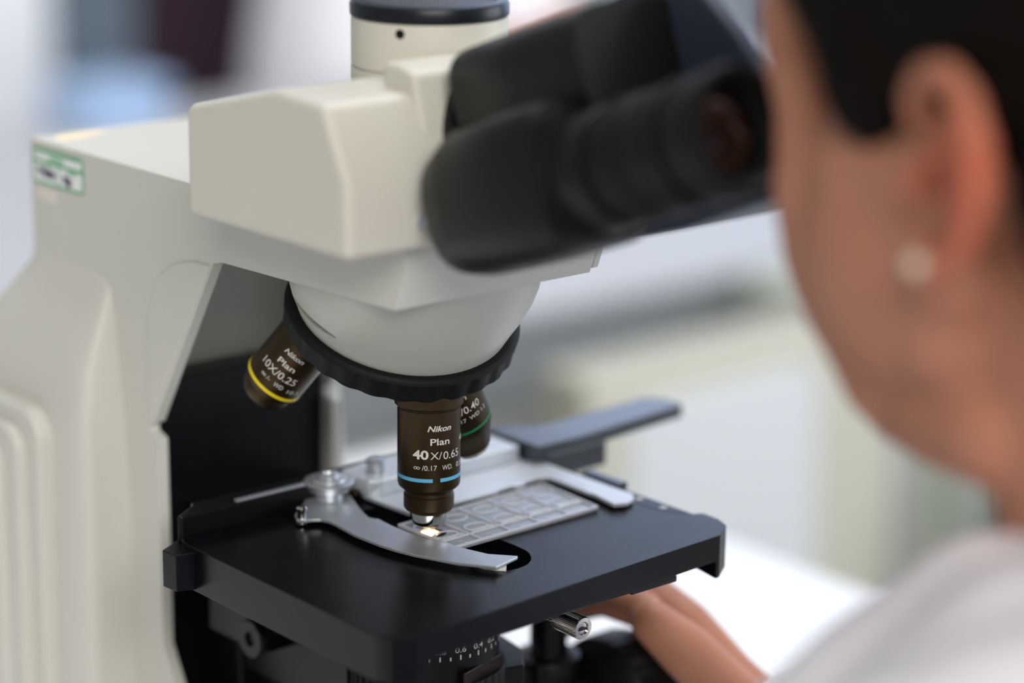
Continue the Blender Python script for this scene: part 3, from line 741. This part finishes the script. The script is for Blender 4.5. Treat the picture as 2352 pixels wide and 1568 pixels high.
# on the island bench and behind it
bx = thing('storage_box', 'pale blue plastic box on the island bench, below the dark monitor', 'box', (1000, 1790, TZ))
obj('box_body', box(B(), 900, 1012, 1730, 1815, TZ, TZ+46), 'bluebox', bx, bevel=6, seg=3)
obj('box_lid', box(B(), 895, 1017, 1724, 1821, TZ+44, TZ+56), 'bluebox', bx, bevel=5, seg=3)
mo = thing('monitor', 'dark slate-grey monitor at the far end of the island bench', 'monitor', (1040, 1830, TZ))
obj('screen', box(B(), 934, 1040, 1838, 1850, -160, 100), 'slate', mo, bevel=3)
obj('stand', box(B(), 980, 1010, 1836, 1846, TZ, -140), 'slate', mo)
wp = struct(obj('wall_pier', box(B(), 560, 1022, 2000, 2200, -970, 1600), 'wall')); wp.name = 'wall_left'
bt = thing('reagent_bottle', 'blue bottle at the far right of the island bench', 'bottle', (2000, 1700, TZ))
obj('bottle_body', lathe(B(), (2005, 1720, TZ), (0, 0, 1), [(36, 0), (40, 4), (40, 90), (30, 115), (16, 130), (16, 150)], 40), 'slate', bt)
obj('bottle_cap', lathe(B(), (2005, 1720, TZ+148), (0, 0, 1), [(20, 0), (20, 22), (18, 24)], 32), 'bluebox', bt)
pp = obj('paper_stack', box(B(), 1900, 2110, 1420, 1640, TZ, TZ+14), 'paper', bevel=1); tag(pp, 'stack of white paper on the island bench near the forehead', 'paper')

def figure(name, label, x, y, coatm, hairc, hands):
    t = thing(name, label, 'person', (x, y, -970))
    bm = B()
    cap(bm, (x, y, 600), 74, (x, y-8, 640), 80); ball(bm, (x, y-22, 585), (58, 66, 70)); ball(bm, (x, y-92, 600), (12, 16, 18))
    cap(bm, (x, y, 540), 52, (x, y, 440), 60); cap(bm, (x-120, y, 410), 52, (x+120, y, 410), 52); cap(bm, (x, y, 370), 92, (x, y, 0), 105)
    for s, hx, hy, hz in hands:
        sx = x+s*175; ex = (sx+hx)/2+s*50
        cap(bm, (sx, y, 405), 50, (ex, y-20, 80), 42); cap(bm, (ex, y-20, 80), 40, (hx, hy+60, hz+25), 24)
        ball(bm, (hx, hy+20, hz+12), (38, 46, 15))
        for k in range(4): cap(bm, (hx-27+k*18, hy-15, hz+10), 9, (hx-29+k*19, hy-70-(k in (1, 2))*8, hz-1+8), 7, 10)
        cap(bm, (hx-s*30, hy+15, hz+12), 10, (hx-s*52, hy-25, hz+8), 8, 10)
    for s in (-1, 1): cap(bm, (x+s*75, y, 0), 85, (x+s*80, y, -500), 55); cap(bm, (x+s*80, y, -500), 52, (x+s*82, y+10, -880), 38); cap(bm, (x+s*82, y+10, -915), 36, (x+s*84, y-110, -930), 32)
    remesh(obj('body', bm, 'skin', t), 7, 6)
    bm = B(); ball(bm, (x, y+18, 660), (86, 98, 92)); ball(bm, (x, y+55, 590), (76, 55, 90)); remesh(obj('hair', bm, hairc, t), 9, 3)
    bm = B()
    cap(bm, (x-115, y, 412), 74, (x+115, y, 412), 74); loft(bm, [[(p[0], p[1], zz) for p in sup(x, y, a, b_, 2.6, 40)] for zz, a, b_ in ((440, 160, 80), (380, 215, 118), (200, 205, 130), (-20, 185, 130), (-200, 215, 150), (-420, 235, 165))])
    for s, hx, hy, hz in hands:
        sx = x+s*175; ex = (sx+hx)/2+s*50
        cap(bm, (sx, y, 405), 64, (ex, y-20, 80), 56); cap(bm, (ex, y-20, 80), 54, (hx-(hx-ex)*.1, hy+90, hz+50), 40)
    remesh(obj('lab_coat' if coatm == 'coat' else 'sweater', bm, coatm, t), 12, 4)
    bm = B()
    for s in (-1, 1): cap(bm, (x+s*78, y, -380), 84, (x+s*82, y+6, -880), 50)
    remesh(obj('trousers', bm, 'darkblue', t), 14, 3)
    bm = B()
    for s in (-1, 1): cap(bm, (x+s*82, y+20, -925), 44, (x+s*84, y-130, -934), 36)
    remesh(obj('shoe', bm, 'blackplastic', t), 10, 3)
    return t
figure('person', 'blurred person in a white lab coat behind the island bench, hands on it', 1585, 2030, 'coat', 'hair', ((1, 1710, 1790, -206), (-1, 1590, 1790, -206)))
figure('person', 'blurred person in dark maroon behind the monitor and the white-coated figure', 1500, 2500, 'maroon', 'hair', ((1, 1630, 2420, -330), (-1, 1360, 2420, -330)))

# ================================================================ the person at the microscope
pe = thing('person', 'dark-haired person in a white lab coat looking into the eyepieces, pearl earring', 'person', (0, -400, -970))
bm = B()
ball(bm, (0, -306, 242), (69, 92, 80), 40)
ball(bm, (0, -270, 188), (62, 46, 60), 32); ball(bm, (0, -234, 242), (44, 25, 34), 32); cap(bm, (-22, -219, 226), 12, (22, -219, 226), 12, 24)
for s in (-1, 1): ball(bm, (s*36, -270, 172), (29, 38, 46), 28); cap(bm, (s*44, -262, 192), 20, (s*38, -268, 150), 20, 24); cap(bm, (s*46, -284, 190), 20, (s*40, -290, 150), 20, 24)
ball(bm, (0, -264, 150), (42, 32, 40), 28)
SIDE = [(29, -217, 232, 15), (31, -219, 219, 13), (39, -231, 206, 12), (38, -233, 194, 14), (36, -236, 182, 18), (33, -239, 170, 20), (31, -241, 159, 20), (29, -247, 148, 20), (28, -253, 137, 18), (25, -256, 128, 18), (21, -259, 120, 16), (31, -285, 122, 18), (38, -306, 124, 18)]
for s in (-1, 1):
    for i in range(len(SIDE)-1):
        p, q = SIDE[i], SIDE[i+1]; cap(bm, (s*p[0], p[1], p[2]), p[3], (s*q[0], q[1], q[2]), q[3], 24)
    cap(bm, (s*50, -296, 168), 15, (s*33, -262, 138), 15); cap(bm, (s*46, -262, 192), 17, (s*50, -296, 200), 17)
    cap(bm, (s*6, -214, 221), 7, (s*28, -216, 222), 7); ball(bm, (s*9, -209, 170), (6.5, 8, 6))
    # ear
    pts = [(-70, -296, 214), (-73, -297, 222), (-76, -303, 229), (-79, -313, 231), (-82, -323, 225), (-83.5, -329, 213), (-83, -329, 200), (-80, -323, 187), (-77, -314, 178), (-75, -306, 174)]
    rr = [3.4, 3.6, 3.9, 4.2, 4.3, 4.2, 4.0, 4.0, 4.6, 5.2]
    for i in range(len(pts)-1):
        p, q = pts[i], pts[i+1]; cap(bm, (-s*p[0], p[1], p[2]), rr[i], (-s*q[0], q[1], q[2]), rr[i+1], 12)
    ball(bm, (s*72, -315, 205), (2.6, 12, 20)); cap(bm, (s*75, -319, 190), 2.8, (s*77, -320, 214), 2.6, 10); cap(bm, (s*71, -298, 194), 4.2, (s*71, -299, 204), 3.8, 10)
    ball(bm, (s*74, -306, 176), (4.6, 7, 8))
cap(bm, (0, -218, 214), 7, (0, -205, 174), 9); ball(bm, (0, -226, 147), (20, 9, 9)); ball(bm, (0, -246, 113), (20, 14, 12))
cap(bm, (0, -316, 165), 50, (0, -352, 70), 51, 32); cap(bm, (0, -300, 150), 40, (0, -322, 120), 42, 28)
cap(bm, (0, -352, 60), 56, (0, -392, -20), 74, 28)
cap(bm, (-120, -395, 40), 48, (120, -395, 40), 48, 28); cap(bm, (0, -392, -50), 88, (0, -445, -330), 110, 28); cap(bm, (-60, -470, -430), 100, (60, -470, -430), 100, 28)
AR = {1: ((155, -385, 40), (235, -255, -200), (136, -72, -100)), -1: ((-155, -385, 40), (-235, -250, -165), (-128, -70, -128))}
for s in (-1, 1):
    a, b_, c_ = AR[s]
    cap(bm, a, 45, b_, 37, 24); cap(bm, b_, 36, c_, 23, 24)
    cap(bm, (s*90, -450, -440), 80, (s*110, -110, -470), 62, 24); cap(bm, (s*110, -110, -470), 60, (s*110, -120, -900), 38, 24); cap(bm, (s*110, -120, -930), 34, (s*112, 0, -945), 24, 20)
# right hand: palm edge-on, fingers over the drive knobs
w = Vector((134, -71, -101))
for o_ in (-1, 1):
    q_ = Vector((8, 9, 0))*o_
    cap(bm, w+q_*.6, 13.5, Vector((124, -46, -81))+q_*.8, 11.5); cap(bm, Vector((124, -46, -81))+q_*.8, 11.5, Vector((117, -26, -65))+q_*1.2, 12); cap(bm, Vector((117, -26, -65))+q_*1.2, 12, Vector((111, -11, -54))+q_*1.4, 9.5)
cap(bm, Vector((134, -71, -101)), 15.5, Vector((150, -100, -122)), 19)
FING = [[(103, -14, -52), (101, 8, -53), (98, 26, -62), (94, 31, -76)], [(118, -4, -58), (136, 16, -61), (146, 26, -76), (146, 26, -94)], [(124, -4, -66), (144, 12, -73), (150, 20, -88), (149, 20, -104)], [(130, -8, -76), (149, 4, -86), (152, 10, -100), (150, 10, -112)], [(122, -42, -84), (140, -36, -98), (150, -26, -106), (151, -14, -112)]]
for f in FING:
    r0 = 8.6
    for i in range(3): cap(bm, f[i], r0-i*.9, f[i+1], r0-(i+1)*.9, 14)
w = Vector((-128, -70, -128))
cap(bm, w, 22, (-118, -34, -118), 18); cap(bm, (-118, -44, -112), 15, (-114, 2, -84), 13); cap(bm, (-126, -40, -122), 14, (-126, 0, -96), 12)
for k in range(4):
    xx = -104-k*9; cap(bm, (xx, 4, -84-k*4), 9, (xx-2, 34, -76-k*3), 8.6, 12); cap(bm, (xx-2, 34, -76-k*3), 8.6, (xx-2, 58, -92-k*2), 8, 12); cap(bm, (xx-2, 58, -92-k*2), 8, (xx-2, 62, -112), 7.2, 12)
cap(bm, (-112, -36, -126), 10, (-100, -14, -138), 9.4, 12); cap(bm, (-100, -14, -138), 9.4, (-98, 4, -148), 8.4, 12)
body = remesh(obj('body', bm, 'skin', pe, label='skin of the face, ear, neck and hands'), 1.7, 12, .5)
def carve(o, cutter):
    dg = bpy.context.evaluated_depsgraph_get(); ev = o.evaluated_get(dg); b = bmesh.new(); b.from_mesh(ev.to_mesh()); ev.to_mesh_clear()
    for v in b.verts: v.co = v.co/MM+ORI[o.name]
    b = cut(b, cutter)
    for v in b.verts: v.co = (v.co-ORI[o.name])*MM
    o.modifiers.clear(); b.to_mesh(o.data); b.free()
    for p in o.data.polygons: p.use_smooth = True
ct = B()
for s in (-1, 1):
    ball(ct, (s*73, -306, 197), (14, 6.0, 8.5), 20); ball(ct, (s*78, -312, 209), (5, 5.5, 8), 20)
carve(body, ct)
for s in (-1, 1):
    ey = obj('eye', (lambda b: (ball(b, (s*30, -228.5, 203), 11, 24), b)[1])(B()), 'sticker', pe)
    obj('iris', (lambda b: (ball(b, (s*30, -219.6, 203), (4.8, 2.6, 4.8), 20), b)[1])(B()), 'lens', ey)
    bm = B()
    for k in range(5): cap(bm, (s*(12+k*6), -207.5-k*1.2, 222+2.4*sin(k*PI/4)), 2.2, (s*(18+k*6), -208.7-k*1.2, 222+2.4*sin((k+1)*PI/4)), 1.8, 8)
    remesh(obj('eyebrow', bm, 'hair', pe), 1.2, 2)
lipm = mat('lip_skin', (186, 108, 98), .4, sss=.1)
bm = B(); cap(bm, (-17, -223, 146), 2.4, (-7, -217.5, 149), 3.6, 12); cap(bm, (-7, -217.5, 149), 3.6, (7, -217.5, 149), 3.6, 12); cap(bm, (7, -217.5, 149), 3.6, (17, -223, 146), 2.4, 12)
cap(bm, (-12, -222, 142), 3.4, (12, -222, 142), 3.4, 12); cap(bm, (-7, -220, 142), 4.2, (7, -220, 142), 4.2, 12); remesh(obj('lips', bm, lipm, pe), 1.2, 3)
bm = B()
ball(bm, (0, -326, 256), (79, 93, 80), 48); ball(bm, (0, -300, 256), (77, 62, 62), 40)
ball(bm, (0, -352, 210), (70, 60, 66), 36); ball(bm, (0, -268, 287), (52, 50, 36), 36)
for s in (-1, 1):
    ball(bm, (s*61, -272, 229), (11, 20, 27), 24); cap(bm, (s*60, -340, 200), 16, (s*44, -372, 150), 16, 16)
    ball(bm, (s*41, -270, 270), (36, 51, 42), 24)
for s in (-1, 1): cap(bm, (s*26, -240, 266), 22, (s*40, -245, 251), 23.5, 24); cap(bm, (s*40, -245, 251), 23.5, (s*48, -258, 239), 20.5, 24); cap(bm, (s*48, -258, 239), 20.5, (s*54, -266, 229), 17.5, 24)
cap(bm, (0, -385, 190), 36, (0, -408, 238), 36, 24); ball(bm, (0, -432, 250), (38, 30, 36), 28)
remesh(obj('hair', bm, 'hair', pe, label='dark brown hair pulled back behind the ear'), 2.6, 8, .5)
bm = B(); ball(bm, (-80.6, -307.5, 178.5), 2.8, 24); ea = obj('earring', bm, 'pearl', pe, label='small pearl earring')
# lab coat
bm = B()
cap(bm, (-112, -388, 44), 60, (112, -388, 44), 60, 28)
cap(bm, (-62, -366, 80), 34, (62, -366, 80), 34, 28)
for s in (-1, 1): cap(bm, (s*70, -352, 66), 40, (s*80, -315, 14), 44, 24); cap(bm, (s*80, -315, 14), 44, (s*120, -290, -60), 48, 24)
loft(bm, [[(p[0], p[1]-(-60-zz)*0.17-0, zz) for p in sup(0, -392, a, b_, 2.6, 48)] for zz, a, b_ in ((78, 70, 58), (48, 140, 88), (-40, 192, 122), (-200, 185, 138), (-380, 195, 150), (-520, 225, 150))])
for s in (-1, 1):
    a, b_, c_ = AR[s]; c_ = Vector(b_).lerp(Vector(c_), .96)
    cap(bm, a, 58, b_, 50, 28); cap(bm, b_, 48, c_, 35, 28)
    for k in range(5):
        q = Vector(b_).lerp(c_, .1+k*.2); cap(bm, q+Vector((-22, 0, 22)), 16, q+Vector((18, 14, 26)), 15, 12)
    cap(bm, (s*58, -420, 104), 15, (s*60, -370, 104), 14, 16); cap(bm, (s*60, -370, 104), 14, (s*42, -318, 84), 12, 16); cap(bm, (s*42, -318, 84), 13, (s*24, -284, 60), 14, 16); cap(bm, (s*24, -284, 60), 14, (s*24, -262, 20), 20, 16); cap(bm, (s*55, -320, 72), 28, (s*62, -292, 38), 33, 16); cap(bm, (s*62, -292, 38), 33, (s*72, -262, -10), 40, 16)
remesh(obj('lab_coat', bm, 'coat', pe, label='white lab coat'), 4, 6, .5)
bm = B()
for s in (-1, 1): cap(bm, (s*90, -450, -445), 92, (s*110, -110, -475), 74, 24); cap(bm, (s*110, -110, -475), 72, (s*110, -120, -900), 50, 24)
remesh(obj('trousers', bm, 'darkblue', pe), 7, 4)
for s in (-1, 1):
    bm = B(); cap(bm, (s*110, -130, -928), 42, (s*112, 20, -940), 32, 24); remesh(obj('shoe', bm, 'blackplastic', pe), 5, 3)
sto = thing('stool', 'black laboratory stool the person sits on', 'stool', (0, -470, -970))
bm = B(); lathe(bm, (0, -470, -600), (0, 0, 1), [(150, 0), (172, 8), (176, 30), (165, 52), (60, 58), (.5, 58)], 64); obj('seat', bm, 'darkblue', sto)
bm = B(); lathe(bm, (0, -470, -940), (0, 0, 1), [(30, 0), (26, 60), (20, 345)], 32); obj('column', bm, 'steel', sto)
for k in range(5):
    a = 2*PI*k/5+.3; bm = B(); cap(bm, (0, -470, -930), 16, (230*cos(a), -470+230*sin(a), -955), 14, 12); obj('foot', bm, 'rubber', sto)
